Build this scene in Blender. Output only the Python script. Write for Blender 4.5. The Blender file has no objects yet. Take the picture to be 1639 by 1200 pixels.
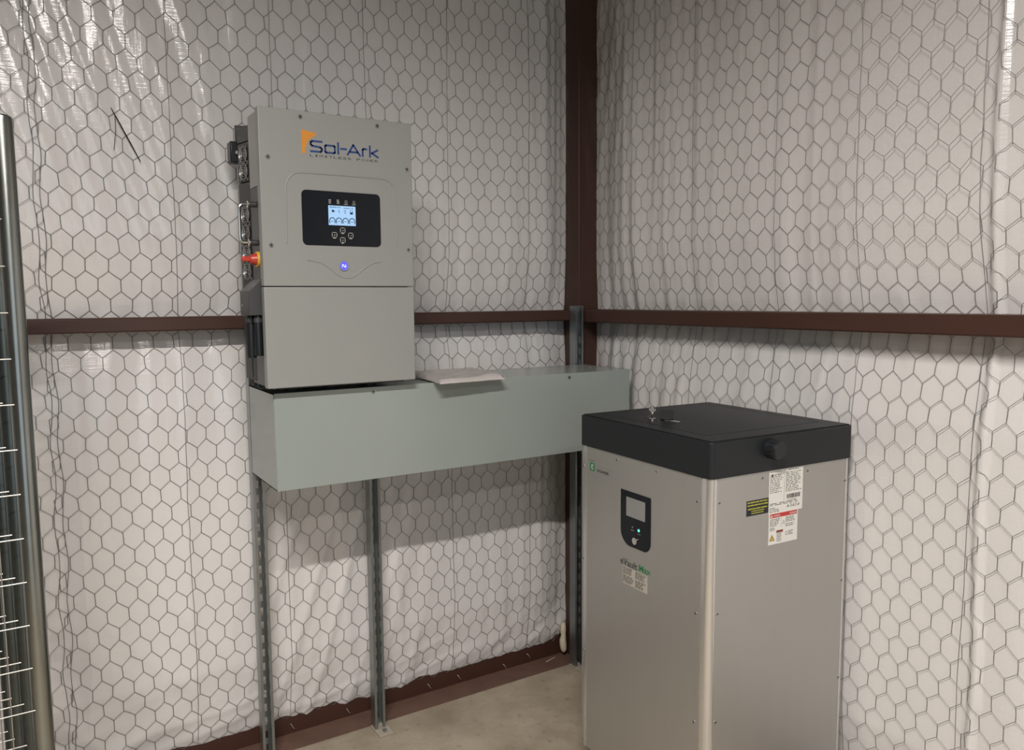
import bpy, math, random
import numpy as np
from mathutils import Vector, Matrix, noise

# ---------------------------------------------------------------- camera, world, lights, exposure
S = bpy.context.scene
COL = S.collection
PI = math.pi

def rad(d): return d * PI / 180

cam = bpy.data.cameras.new('camera')
cam_o = bpy.data.objects.new('camera', cam)
COL.objects.link(cam_o)
cam.sensor_fit = 'HORIZONTAL'
cam.sensor_width = 36
cam.lens = 36 * 1250 / 1639
cam.clip_start = 0.02
_yaw, _pit, _rol = rad(58.12), rad(-5.59), rad(-0.417)
_f = Vector((math.cos(_yaw) * math.cos(_pit), math.sin(_yaw) * math.cos(_pit), math.sin(_pit)))
_r = Vector((math.sin(_yaw), -math.cos(_yaw), 0))
_u = _r.cross(_f)
_r2 = math.cos(_rol) * _r + math.sin(_rol) * _u
_u2 = -math.sin(_rol) * _r + math.cos(_rol) * _u
_m = Matrix((_r2, _u2, -_f)).transposed().to_4x4()
_m.translation = Vector((0, 0, 1.62))
cam_o.matrix_world = _m
S.camera = cam_o

world = bpy.data.worlds.new('world')
S.world = world
world.use_nodes = True
bg = world.node_tree.nodes['Background']
bg.inputs['Color'].default_value = (0.80, 0.90, 1.0, 1)
bg.inputs['Strength'].default_value = 0.95

LAMP_POWER = 68.0
LAMP_COLOR = (1.0, 0.935, 0.885)

vs = S.view_settings
vs.view_transform = 'Standard'
vs.look = 'None'
vs.gamma = 1
vs.exposure = 0.12
vs.use_curve_mapping = False
S.cycles.max_bounces = 6
S.cycles.diffuse_bounces = 3
S.cycles.glossy_bounces = 3
S.cycles.adaptive_threshold = 0.035

# ---------------------------------------------------------------- materials
def new_mat(name, color, rough=0.5, metal=0.0, var=0.04, vscale=6.0, bump=0.0, bscale=60.0,
            stretch=(1, 1, 1), emit=None, estr=0.0, spec=0.5, rvar=0.0, coat=0.0):
    m = bpy.data.materials.new(name)
    m.use_nodes = True
    nt = m.node_tree
    b = nt.nodes['Principled BSDF']
    b.inputs['Roughness'].default_value = rough
    b.inputs['Metallic'].default_value = metal
    b.inputs['Specular IOR Level'].default_value = spec
    b.inputs['Coat Weight'].default_value = coat
    b.inputs['Coat Roughness'].default_value = 0.13
    tc = nt.nodes.new('ShaderNodeTexCoord')
    mp = nt.nodes.new('ShaderNodeMapping')
    mp.inputs['Scale'].default_value = stretch
    nt.links.new(tc.outputs['Object'], mp.inputs['Vector'])
    no = nt.nodes.new('ShaderNodeTexNoise')
    no.inputs['Scale'].default_value = vscale
    no.inputs['Detail'].default_value = 5
    nt.links.new(mp.outputs['Vector'], no.inputs['Vector'])
    ramp = nt.nodes.new('ShaderNodeMix')
    ramp.data_type = 'RGBA'
    lo = [max(0, c * (1 - var)) for c in color]
    hi = [min(1, c * (1 + var)) for c in color]
    ramp.inputs[6].default_value = (*lo, 1)
    ramp.inputs[7].default_value = (*hi, 1)
    nt.links.new(no.outputs['Fac'], ramp.inputs[0])
    nt.links.new(ramp.outputs[2], b.inputs['Base Color'])
    if rvar:
        mr = nt.nodes.new('ShaderNodeMapRange')
        mr.inputs[3].default_value = rough - rvar
        mr.inputs[4].default_value = rough + rvar
        nt.links.new(no.outputs['Fac'], mr.inputs[0])
        nt.links.new(mr.outputs[0], b.inputs['Roughness'])
    if bump:
        n2 = nt.nodes.new('ShaderNodeTexNoise')
        n2.inputs['Scale'].default_value = bscale
        n2.inputs['Detail'].default_value = 3
        nt.links.new(mp.outputs['Vector'], n2.inputs['Vector'])
        bp = nt.nodes.new('ShaderNodeBump')
        bp.inputs['Strength'].default_value = bump
        bp.inputs['Distance'].default_value = 0.002
        nt.links.new(n2.outputs['Fac'], bp.inputs['Height'])
        nt.links.new(bp.outputs['Normal'], b.inputs['Normal'])
    if emit:
        b.inputs['Emission Color'].default_value = (*emit, 1)
        b.inputs['Emission Strength'].default_value = estr
    return m

M = {}
M['vinyl'] = new_mat('white_vinyl', (0.76, 0.745, 0.73), 0.20, 0, 0.02, 3, 0.08, 150, spec=0.6, coat=0.6)
def scrim(m):
    # fine reinforcing threads pressed into the facing
    nt = m.node_tree; b = nt.nodes['Principled BSDF']
    old = b.inputs['Normal'].links[0].from_node
    tc = nt.nodes.new('ShaderNodeTexCoord')
    prev = old
    for sc, st in (((6, 6, 190), 0.22), ((150, 150, 4), 0.22)):
        mp = nt.nodes.new('ShaderNodeMapping'); mp.inputs['Scale'].default_value = sc
        nt.links.new(tc.outputs['Object'], mp.inputs['Vector'])
        no = nt.nodes.new('ShaderNodeTexNoise'); no.inputs['Scale'].default_value = 1.0; no.inputs['Detail'].default_value = 2
        nt.links.new(mp.outputs['Vector'], no.inputs['Vector'])
        bp = nt.nodes.new('ShaderNodeBump'); bp.inputs['Strength'].default_value = st; bp.inputs['Distance'].default_value = 0.002
        nt.links.new(no.outputs['Fac'], bp.inputs['Height']); nt.links.new(prev.outputs['Normal'], bp.inputs['Normal'])
        prev = bp
    nt.links.new(prev.outputs['Normal'], b.inputs['Normal'])
    nt.links.new(prev.outputs['Normal'], b.inputs['Coat Normal'])
scrim(M['vinyl'])
M['wire'] = new_mat('hex_wire', (0.27, 0.27, 0.265), 0.45, 0.55, 0.15, 30)
M['brown'] = new_mat('red_oxide_steel', (0.058, 0.024, 0.016), 0.42, 0, 0.12, 9, 0.1, 40)
M['brown_floor'] = new_mat('dusty_red_oxide', (0.130, 0.072, 0.052), 0.7, 0, 0.3, 12, 0.2, 60)
M['ceiling'] = new_mat('roof_liner', (0.36, 0.35, 0.34), 0.5, 0, 0.03, 2)
M['dark_wall'] = new_mat('unlined_metal_wall', (0.16, 0.15, 0.14), 0.6, 0, 0.05, 2)
M['guard'] = new_mat('plated_wire', (0.42, 0.41, 0.40), 0.35, 0.5, 0.05, 20)
M['strut'] = new_mat('galvanised_strut', (0.30, 0.325, 0.33), 0.33, 0.88, 0.16, 22, 0.08, 60, rvar=0.08)
M['tube'] = new_mat('galvanised_tube', (0.30, 0.315, 0.295), 0.24, 0.97, 0.14, 14, 0.05, 40, rvar=0.06)
M['tube_shaded'] = new_mat('shaded_tube', (0.10, 0.115, 0.11), 0.30, 0.9, 0.2, 14)  # darker copy of the galvanised tube, paints shade on the rear panels
M['meshwire'] = new_mat('bright_wire', (0.40, 0.39, 0.355), 0.45, 0.7, 0.1, 30)
M['inv'] = new_mat('grey_powder_coat', (0.296, 0.304, 0.290), 0.46, 0.0, 0.025, 8, 0.08, 500)
M['inv_side'] = new_mat('dark_cast_metal', (0.075, 0.075, 0.077), 0.42, 0.35, 0.10, 10, 0.05, 200)
M['brushed'] = new_mat('painted_reflection', (0.36, 0.355, 0.34), 0.38, 0.65, 0.10, 40, 0.06, 120, stretch=(1, 1, 0.15))  # paler metal tone, paints the reflection on the inverter case side
M['trough'] = new_mat('grey_green_enamel', (0.305, 0.345, 0.324), 0.22, 0.0, 0.03, 6, 0.04, 300, spec=0.55)
M['black'] = new_mat('black_plastic', (0.012, 0.014, 0.017), 0.38, 0, 0.2, 20)
M['panel'] = new_mat('black_glass_panel', (0.010, 0.012, 0.016), 0.22, 0, 0.15, 20, spec=0.2)
M['lid'] = new_mat('charcoal_powder_coat', (0.0085, 0.0110, 0.0135), 0.46, 0.0, 0.10, 30, 0.15, 700, spec=0.45)
M['silver'] = new_mat('silver_brushed_panel', (0.50, 0.495, 0.475), 0.42, 0.8, 0.03, 25, 0.03, 300, stretch=(1, 1, 0.1))
M['post'] = new_mat('anodised_corner', (0.74, 0.735, 0.715), 0.26, 0.85, 0.02, 20)
M['screw'] = new_mat('screw_steel', (0.42, 0.42, 0.41), 0.32, 0.9, 0.1, 60)
M['screw_dark'] = new_mat('screw_socket', (0.03, 0.03, 0.03), 0.5, 0.2, 0.1, 60)
M['chrome'] = new_mat('chrome', (0.72, 0.71, 0.69), 0.14, 1.0, 0.03, 10)
M['orange'] = new_mat('orange_print', (0.68, 0.27, 0.035), 0.5, 0, 0.08, 60)
M['blue'] = new_mat('blue_print', (0.018, 0.055, 0.20), 0.5, 0, 0.05, 60)
M['ink'] = new_mat('dark_print', (0.055, 0.055, 0.055), 0.6, 0, 0.1, 60)
M['greyink'] = new_mat('grey_print', (0.17, 0.18, 0.175), 0.6, 0, 0.1, 60)
M['paleink'] = new_mat('pale_print', (0.50, 0.50, 0.48), 0.5, 0, 0.1, 60)
M['midink'] = new_mat('mid_grey_print', (0.33, 0.34, 0.33), 0.6, 0, 0.1, 60)
M['green'] = new_mat('green_print', (0.020, 0.20, 0.060), 0.5, 0, 0.08, 60)
M['white'] = new_mat('label_white', (0.78, 0.77, 0.72), 0.5, 0, 0.02, 40)
M['tan'] = new_mat('label_tan', (0.46, 0.43, 0.37), 0.5, 0, 0.04, 40)
M['red'] = new_mat('label_red', (0.55, 0.045, 0.04), 0.5, 0, 0.06, 40)
M['maroon'] = new_mat('label_maroon', (0.22, 0.05, 0.035), 0.5, 0, 0.06, 40)
M['redp'] = new_mat('red_plastic', (0.50, 0.05, 0.028), 0.35, 0, 0.06, 40)
M['yellow'] = new_mat('yellow_plastic', (0.72, 0.46, 0.05), 0.4, 0, 0.05, 40)
M['yink'] = new_mat('yellow_print', (0.42, 0.40, 0.06), 0.5, 0, 0.1, 40)
M['lcd'] = new_mat('lit_lcd', (0.05, 0.07, 0.1), 0.3, 0, 0.03, 40, emit=(0.36, 0.58, 0.86), estr=0.95)
M['lcdink'] = new_mat('lcd_ink', (0.02, 0.035, 0.07), 0.4, 0, 0.03, 40)
M['bluelit'] = new_mat('lit_blue_button', (0.05, 0.05, 0.3), 0.3, 0, 0.03, 40, emit=(0.09, 0.09, 0.80), estr=1.0)
M['whitelit'] = new_mat('lit_white_mark', (0.5, 0.5, 0.6), 0.3, 0, 0.03, 40, emit=(0.7, 0.72, 1.0), estr=0.9)
M['greenlit'] = new_mat('lit_green_led', (0.05, 0.3, 0.2), 0.3, 0, 0.03, 40, emit=(0.10, 0.95, 0.50), estr=1.6)
M['screen'] = new_mat('unlit_screen', (0.25, 0.255, 0.25), 0.22, 0, 0.03, 10)
M['foam'] = new_mat('cured_spray_foam', (0.62, 0.56, 0.42), 0.6, 0, 0.1, 30, 0.3, 60)
M['packet'] = new_mat('wrapped_paper', (0.52, 0.49, 0.47), 0.25, 0, 0.22, 14, 0.5, 40, stretch=(1, 4, 1))
M['straw'] = new_mat('dry_straw', (0.60, 0.55, 0.42), 0.5, 0, 0.1, 60)
M['twig'] = new_mat('dark_wire_stub', (0.03, 0.03, 0.028), 0.5, 0.3, 0.2, 60)
M['dust'] = new_mat('grout_plate', (0.40, 0.36, 0.29), 0.7, 0.1, 0.25, 30, 0.3, 60)
M['lamp_body'] = new_mat('lamp_housing', (0.7, 0.7, 0.7), 0.5, 0, 0.02, 10)

def concrete():
    m = new_mat('concrete_floor', (0.40, 0.34, 0.26), 0.62, 0, 0.1, 5, 0.25, 45)
    nt = m.node_tree
    b = nt.nodes['Principled BSDF']
    tc = nt.nodes.new('ShaderNodeTexCoord')
    n1 = nt.nodes.new('ShaderNodeTexNoise'); n1.inputs['Scale'].default_value = 3.2; n1.inputs['Detail'].default_value = 8
    n1.inputs['Roughness'].default_value = 0.62
    nt.links.new(tc.outputs['Object'], n1.inputs['Vector'])
    cr = nt.nodes.new('ShaderNodeValToRGB')
    cr.color_ramp.elements[0].position = 0.33; cr.color_ramp.elements[0].color = (0.27, 0.225, 0.165, 1)
    cr.color_ramp.elements[1].position = 0.68; cr.color_ramp.elements[1].color = (0.46, 0.40, 0.31, 1)
    nt.links.new(n1.outputs['Fac'], cr.inputs[0])
    n2 = nt.nodes.new('ShaderNodeTexNoise'); n2.inputs['Scale'].default_value = 34; n2.inputs['Detail'].default_value = 4
    nt.links.new(tc.outputs['Object'], n2.inputs['Vector'])
    c2 = nt.nodes.new('ShaderNodeValToRGB')
    c2.color_ramp.elements[0].position = 0.28; c2.color_ramp.elements[0].color = (0.62, 0.57, 0.5, 1)
    c2.color_ramp.elements[1].position = 0.40; c2.color_ramp.elements[1].color = (1, 1, 1, 1)
    nt.links.new(n2.outputs['Fac'], c2.inputs[0])
    mx = nt.nodes.new('ShaderNodeMix'); mx.data_type = 'RGBA'; mx.blend_type = 'MULTIPLY'; mx.inputs[0].default_value = 0.6
    nt.links.new(cr.outputs[0], mx.inputs[6]); nt.links.new(c2.outputs[0], mx.inputs[7])
    nt.links.new(mx.outputs[2], b.inputs['Base Color'])
    return m
M['concrete'] = concrete()

# ---------------------------------------------------------------- mesh helpers
class MB:
    def __init__(s): s.v = []; s.f = []
    def add(s, vs_, fs_):
        o = len(s.v)
        s.v += [tuple(p) for p in vs_]
        s.f += [tuple(i + o for i in f) for f in fs_]
        return s
    def box(s, a, b):
        x0, y0, z0 = [min(p, q) for p, q in zip(a, b)]
        x1, y1, z1 = [max(p, q) for p, q in zip(a, b)]
        return s.add([(x0, y0, z0), (x1, y0, z0), (x1, y1, z0), (x0, y1, z0), (x0, y0, z1), (x1, y0, z1), (x1, y1, z1), (x0, y1, z1)],
                     [(3, 2, 1, 0), (4, 5, 6, 7), (0, 1, 5, 4), (1, 2, 6, 5), (2, 3, 7, 6), (3, 0, 4, 7)])
    def tube(s, pts, r, seg=8, caps=True, radii=None):
        pts = [Vector(p) for p in pts]
        rings = []
        n = len(pts)
        up = None
        for i, p in enumerate(pts):
            d = (pts[min(i + 1, n - 1)] - pts[max(i - 1, 0)]).normalized()
            if up is None:
                up = Vector((0, 0, 1)) if abs(d.z) < 0.9 else Vector((1, 0, 0))
            a = d.cross(up)
            if a.length < 1e-6: a = d.cross(Vector((0.3, 1, 0.2)))
            a.normalize(); b = a.cross(d).normalized(); up = b
            rr = radii[i] if radii else r
            rings.append([p + rr * (math.cos(t) * a + math.sin(t) * b) for t in [2 * PI * k / seg for k in range(seg)]])
        vs_ = [q for ring in rings for q in ring]
        fs_ = []
        for i in range(n - 1):
            for k in range(seg):
                k2 = (k + 1) % seg
                fs_.append((i * seg + k, i * seg + k2, (i + 1) * seg + k2, (i + 1) * seg + k))
        if caps:
            fs_.append(tuple(reversed(range(seg)))) ; fs_.append(tuple((n - 1) * seg + k for k in range(seg)))
        # orient outwards
        return s.add(vs_, [tuple(reversed(f)) for f in fs_])
    def prism(s, poly, o, u, v, n, h):
        """2D polygon (counter-clockwise in u,v) extruded from o by h along n (n = u x v)"""
        o, u, v, n = Vector(o), Vector(u), Vector(v), Vector(n)
        k = len(poly)
        lo = [o + u * p[0] + v * p[1] for p in poly]
        hi = [p + n * h for p in lo]
        fs_ = [tuple(range(k, 2 * k)), tuple(reversed(range(k)))]
        fs_ += [(i, (i + 1) % k, k + (i + 1) % k, k + i) for i in range(k)]
        return s.add(lo + hi, fs_)

def mesh_from(name, mb, mat, off=(0, 0, 0), sharp=35):
    me = bpy.data.meshes.new(name)
    ox, oy, oz = off
    me.from_pydata([(x - ox, y - oy, z - oz) for x, y, z in mb.v], [], mb.f)
    me.materials.append(mat)
    me.update()
    me.polygons.foreach_set('use_smooth', [True] * len(me.polygons))
    if sharp: me.set_sharp_from_angle(angle=rad(sharp))
    return me

def link(o, parent=None):
    COL.objects.link(o)
    if parent is not None: o.parent = parent
    return o

def tag(o, label=None, cat=None, group=None, kind=None):
    if label: o['label'] = label
    if cat: o['category'] = cat
    if group: o['group'] = group
    if kind: o['kind'] = kind
    return o

def thing(name, label, cat, loc, rotz=0.0, group=None):
    e = bpy.data.objects.new(name, None)
    e.empty_display_size = 0.05
    e.location = loc; e.rotation_euler = (0, 0, rotz)
    link(e); tag(e, label, cat, group)
    return e

def root_off(p):
    while p.parent is not None: p = p.parent
    return tuple(p.location)

def part(name, mb, mat, parent, world=True, bevel=0.0, seg=2, label=None, sharp=35):
    """mesh child; mb in world coordinates unless world is False"""
    me = mesh_from(name, mb, mat, root_off(parent) if world else (0, 0, 0), sharp)
    o = bpy.data.objects.new(name, me)
    link(o, parent)
    if bevel: add_bevel(o, bevel, seg)
    if label: o['label'] = label
    return o

def add_bevel(o, w, seg=2):
    m = o.modifiers.new('bevel', 'BEVEL'); m.width = w; m.segments = seg; m.limit_method = 'ANGLE'; m.angle_limit = rad(40)

def single(name, mb, mat, label, cat, group=None, kind=None, loc=(0, 0, 0), bevel=0.0, sharp=35):
    o = bpy.data.objects.new(name, mesh_from(name, mb, mat, loc, sharp))
    o.location = loc
    link(o); tag(o, label, cat, group, kind)
    if bevel: add_bevel(o, bevel)
    return o

def structure(name, mb, mat, bevel=0.0, label=None, sharp=35):
    o = bpy.data.objects.new(name, mesh_from(name, mb, mat, (0, 0, 0), sharp))
    link(o); tag(o, label, None, None, 'structure')
    if bevel: add_bevel(o, bevel)
    return o

def circle(r, n=20, c=(0, 0)): return [(c[0] + r * math.cos(2 * PI * k / n), c[1] + r * math.sin(2 * PI * k / n)) for k in range(n)]

def rrect(x0, z0, x1, z1, r, n=5):
    pts = []
    for cx, cz, a in ((x1 - r, z0 + r, -90), (x1 - r, z1 - r, 0), (x0 + r, z1 - r, 90), (x0 + r, z0 + r, 180)):
        for k in range(n + 1):
            t = rad(a + 90 * k / n)
            pts.append((cx + r * math.cos(t), cz + r * math.sin(t)))
    return pts

def ribbon(mb, pts, w, o, u, v, n, h=0.0004, closed=False):
    """flat stroke of width w through 2D points"""
    P = [Vector((p[0], p[1])) for p in pts]
    k = len(P)
    rng = range(k if closed else k - 1)
    for i in rng:
        a, b = P[i], P[(i + 1) % k]
        d = (b - a)
        if d.length < 1e-7: continue
        d.normalize(); q = Vector((-d.y, d.x)) * w / 2
        e = d * (w * 0.35)
        a2, b2 = a - e, b + e
        mb.prism([tuple(a2 - q), tuple(b2 - q), tuple(b2 + q), tuple(a2 + q)], o, u, v, n, h)
    return mb

_fc = [None]
def text_polys(s, bold=0.0):
    """mesh data of a string set in the built-in font: (verts2d, faces)"""
    cu = bpy.data.curves.new('lettering', 'FONT')
    cu.body = s; cu.resolution_u = 3; cu.offset = bold
    ob = bpy.data.objects.new('lettering', cu)
    COL.objects.link(ob)
    dg = bpy.context.evaluated_depsgraph_get()
    me = bpy.data.meshes.new_from_object(ob.evaluated_get(dg))
    vs_ = [(v.co.x, v.co.y) for v in me.vertices]
    fs_ = [tuple(p.vertices) for p in me.polygons]
    bpy.data.objects.remove(ob); bpy.data.curves.remove(cu); bpy.data.meshes.remove(me)
    return vs_, fs_

def text_into(mb, s, box, o, u, v, n, h=0.0005, shear=0.0, bold=0.0):
    """fit the string into box (x0,z0,x1,z1)"""
    vs_, fs_ = text_polys(s, bold)
    xs = [p[0] for p in vs_]; ys = [p[1] for p in vs_]
    ax, bx, ay, by = min(xs), max(xs), min(ys), max(ys)
    o, u, v, n = Vector(o), Vector(u), Vector(v), Vector(n)
    out = []
    for x, y in vs_:
        X = box[0] + (x - ax) / (bx - ax) * (box[2] - box[0]); Z = box[1] + (y - ay) / (by - ay) * (box[3] - box[1])
        out.append(o + u * (X + shear * (Z - box[1])) + v * Z + n * h)
    return mb.add(out, fs_)

def text_bars(mb, box, lines, o, u, v, n, h=0.0005, rng=None, fill=0.6, short=0.0, gapw=0.12):
    """rows of word-like strokes for print too small to read"""
    rng = rng or random.Random(3)
    x0, z0, x1, z1 = box
    p = (z1 - z0) / lines
    for i in range(lines):
        zt = z1 - i * p - p * 0.2
        x = x0; end = x1 - rng.random() * short * (x1 - x0)
        while x < end - 0.001:
            w = min((x1 - x0) * rng.uniform(0.08, 0.24), end - x)
            mb.prism([(x, zt - p * fill), (x + w, zt - p * fill), (x + w, zt), (x, zt)], o, u, v, n, h)
            x += w + (x1 - x0) * gapw * rng.uniform(0.3, 0.7)
    return mb

# ---------------------------------------------------------------- the room
YW, XW = 2.815, 2.13          # base planes of the two vinyl faces
GY, GX = 2.698, 2.016         # inner faces of the two rails

def nz(x, y, z=0.0): return noise.noise(Vector((x, y, z)))

def sm(a, b, x):
    t = min(1, max(0, (x - a) / (b - a))); return t * t * (3 - 2 * t)

def pinch(z):
    """how far the sheet may billow: held at the base, the rail and the next rail above"""
    if z <= 0.06 or z >= 3.05: return 0.0
    if z < 1.546: t = (z - 0.06) / (1.546 - 0.06)
    else: t = (z - 1.546) / (3.05 - 1.546)
    return min(1.0, 1.55 * math.sin(PI * t) ** 0.75)

def fold(s, t, seed):
    """sharp-crested fold profile"""
    a = nz(s, t, seed)
    b = nz(s * 1.7 + 9.0, t * 1.2, seed + 3.0)
    return 0.75 * (1 - min(1, abs(a) * 2.4)) ** 1.4 + 0.35 * b

def off_left(x, z):
    b = pinch(z)
    edge = sm(2.03, 1.86, x)
    d = 0.004 + b * (0.012 + 0.040 * edge)
    # soft vertical rolls
    d += 0.0050 * nz(x * 7.0, z * 0.9, 1.7) * (0.35 + 0.65 * b)
    d += 0.0024 * nz(x * 24.0, z * 1.2, 4.1)
    d += 0.0045 * fold(x * 9.0, z * 0.7, 44.0) * (0.3 + 0.7 * b)
    # tight gathers beside the post
    g = sm(1.55, 1.95, x)
    d += g * 0.0035 * nz(x * 42.0, z * 1.3, 9.2)
    if z > 1.546:
        w = sm(0.95, 0.30, x) * sm(1.50, 2.05, z)
        s = x + 0.30 * z
        d += w * (0.0150 * fold(s * 8.5, z * 0.28, 3.3) + 0.0062 * fold(s * 19.0, z * 0.45, 7.9))
        w2 = sm(0.30, 0.7, x)
        d += w2 * 0.0032 * fold(x * 13.0, z * 0.5, 12.4)
    else:
        w = sm(0.50, 0.75, x) * sm(1.45, 1.15, x) * sm(1.15, 0.75, z)
        s = x - 0.30 * z
        d += w * 0.0120 * fold(s * 7.5, z * 0.4, 5.7)
        w = sm(0.75, 0.3, x) * sm(1.0, 0.5, z)
        s = x * 0.8 + 0.62 * z
        d += w * 0.0120 * fold(s * 4.5, (x - z) * 0.5, 15.1)
        # puckers above the base
        w = sm(0.42, 0.10, z) * sm(0.055, 0.13, z)
        d += w * 0.0060 * fold((z - 0.25 * x) * 13.0, x * 2.6, 21.3)
        d += sm(0.30, 0.12, z) * sm(0.055, 0.13, z) * 0.008 * fold(x * 5.5 - z * 6.0, z * 2, 25.5)
    # puckers where the rail pinches the sheet
    w = math.exp(-((z - 1.57) / 0.09) ** 2) + math.exp(-((z - 1.50) / 0.07) ** 2)
    d += w * 0.0040 * nz(x * 19.0, z * 9.0, 31.0)
    return d

def off_right(y, z):
    b = pinch(z)
    edge = sm(2.72, 2.45, y)
    d = 0.004 + b * (0.010 + 0.036 * edge)
    d += 0.0050 * nz(y * 6.5, z * 0.8, 51.7) * (0.35 + 0.65 * b)
    d += 0.0026 * nz(y * 22.0, z * 0.8, 54.1) * sm(1.25, 1.6, y)
    g = sm(1.75, 2.5, y)
    d += g * 0.0075 * nz(y * 24.0, z * 0.8, 59.2)
    if z > 1.546:
        d += sm(1.3, 1.7, y) * 0.0062 * fold(y * 9.0, z * 0.5, 62.4)
        d += sm(2.25, 2.6, y) * sm(1.9, 2.4, z) * 0.006 * fold((y + 0.25 * z) * 16.0, z * 0.7, 67.0)
    else:
        d += sm(1.3, 1.6, y) * 0.0065 * fold((y + 0.22 * z) * 8.0, z * 0.6, 72.4)
    w = math.exp(-((z - 1.58) / 0.08) ** 2) + math.exp(-((z - 1.50) / 0.07) ** 2)
    d += w * 0.0040 * nz(y * 17.0, z * 9.0, 81.0)
    # lapped tab where two widths of facing meet
    wob = 0.012 * nz(z * 2.3, 0.0, 77.0)
    q = y - 1.040 - wob
    d += 0.013 * sm(-0.012, -0.009, q) * sm(0.016, 0.008, q) + 0.004 * sm(-0.004, -0.02, q)
    return d

def axis(fine0, fine1, step, lo, hi, coarse=0.25):
    a = list(np.arange(lo, fine0, coarse)) + list(np.arange(fine0, fine1, step))
    a += list(np.arange(fine1, hi, coarse)) + [hi]
    return a

def sheet(us, zs, fn):
    mb = MB()
    nu, nzs = len(us), len(zs)
    mb.v = [fn(u, z) for z in zs for u in us]
    mb.f = [(j * nu + i, j * nu + i + 1, (j + 1) * nu + i + 1, (j + 1) * nu + i) for j in range(nzs - 1) for i in range(nu - 1)]
    return mb

ZC = 3.9
zs = axis(0.06, 3.05, 0.0105, 0.06, ZC)
us = axis(-0.25, 2.06, 0.0085, -5.0, 2.13)
wl = structure('wall_left', sheet(us, zs, lambda u, z: (u, YW - off_left(u, z), z)), M['vinyl'], sharp=0,
               label='white wrinkled vinyl insulation facing behind the hexagonal wire')
vs_r = axis(0.55, 2.75, 0.0085, -5.0, 2.815)
mbr = sheet(vs_r, zs, lambda u, z: (XW - off_right(u, z), u, z))
mbr.f = [tuple(reversed(f)) for f in mbr.f]
wr_ = structure('wall_right', mbr, M['vinyl'], sharp=0, label='white vinyl insulation facing on the wall behind the battery cabinet')

structure('floor', MB().box((-5.0, -5.0, -0.10), (XW + 0.2, YW + 0.2, 0.0)), M['concrete'], label='bare concrete floor slab')
structure('ceiling', MB().box((-5.0, -5.0, ZC), (XW + 0.2, YW + 0.2, ZC + 0.1)), M['ceiling'])
# closed side and the side with the open bay door, both behind the camera
structure('wall_side', MB().box((-5.1, -5.0, 0), (-5.0, YW + 0.2, ZC)), M['dark_wall'])
rear = MB().box((-5.0, -5.1, 0), (-3.6, -5.0, ZC)).box((0.9, -5.1, 0), (XW + 0.2, -5.0, ZC)).box((-3.6, -5.1, 3.2), (0.9, -5.0, ZC))
structure('wall_rear', rear, M['dark_wall'])
# outer skin closes the wall cavities
structure('wall_outer_left', MB().box((-5.0, YW + 0.10, 0), (XW + 0.2, YW + 0.13, ZC)), M['ceiling'])
structure('wall_outer_right', MB().box((XW + 0.10, -5.0, 0), (XW + 0.13, YW + 0.1, ZC)), M['ceiling'])

# corner post, rails, base channels
structure('corner_column', MB().box((2.018, 2.700, 0.0), (XW + 0.01, YW + 0.01, ZC)), M['brown'], bevel=0.004,
          label='dark red-brown steel corner post')
def c_rail(lo, hi, axis_):
    """rail of C section: web outside, lips inside"""
    return MB().box(lo, hi)
structure('trim_1', c_rail((-5.0, GY, 1.524), (2.03, YW + 0.02, 1.569), 0), M['brown'], bevel=0.005,
          label='dark red-brown steel rail across the wall behind the inverter')
structure('trim_2', c_rail((GX, -5.0, 1.517), (XW + 0.02, 2.70, 1.572), 1), M['brown'], bevel=0.005,
          label='dark red-brown steel rail across the wall behind the battery cabinet')
bl = structure('baseboard_left', MB().box((-5.0, 2.803, 0.0), (2.03, 2.83, 0.10)), M['brown'], bevel=0.002,
               label='dark brown steel base channel under the vinyl')
fl = bpy.data.objects.new('base_flange', mesh_from('base_flange', MB().box((-5.0, 2.700, 0.0), (2.03, 2.803, 0.006)), M['brown_floor']))
link(fl, bl)
br = structure('baseboard_right', MB().box((2.118, -5.0, 0.0), (2.15, 2.70, 0.10)), M['brown'], bevel=0.002,
               label='dark brown steel base channel behind the battery cabinet')
fr = bpy.data.objects.new('base_flange', mesh_from('base_flange', MB().box((2.020, -5.0, 0.0), (2.118, 2.70, 0.006)), M['brown_floor']))
link(fr, br)

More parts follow.
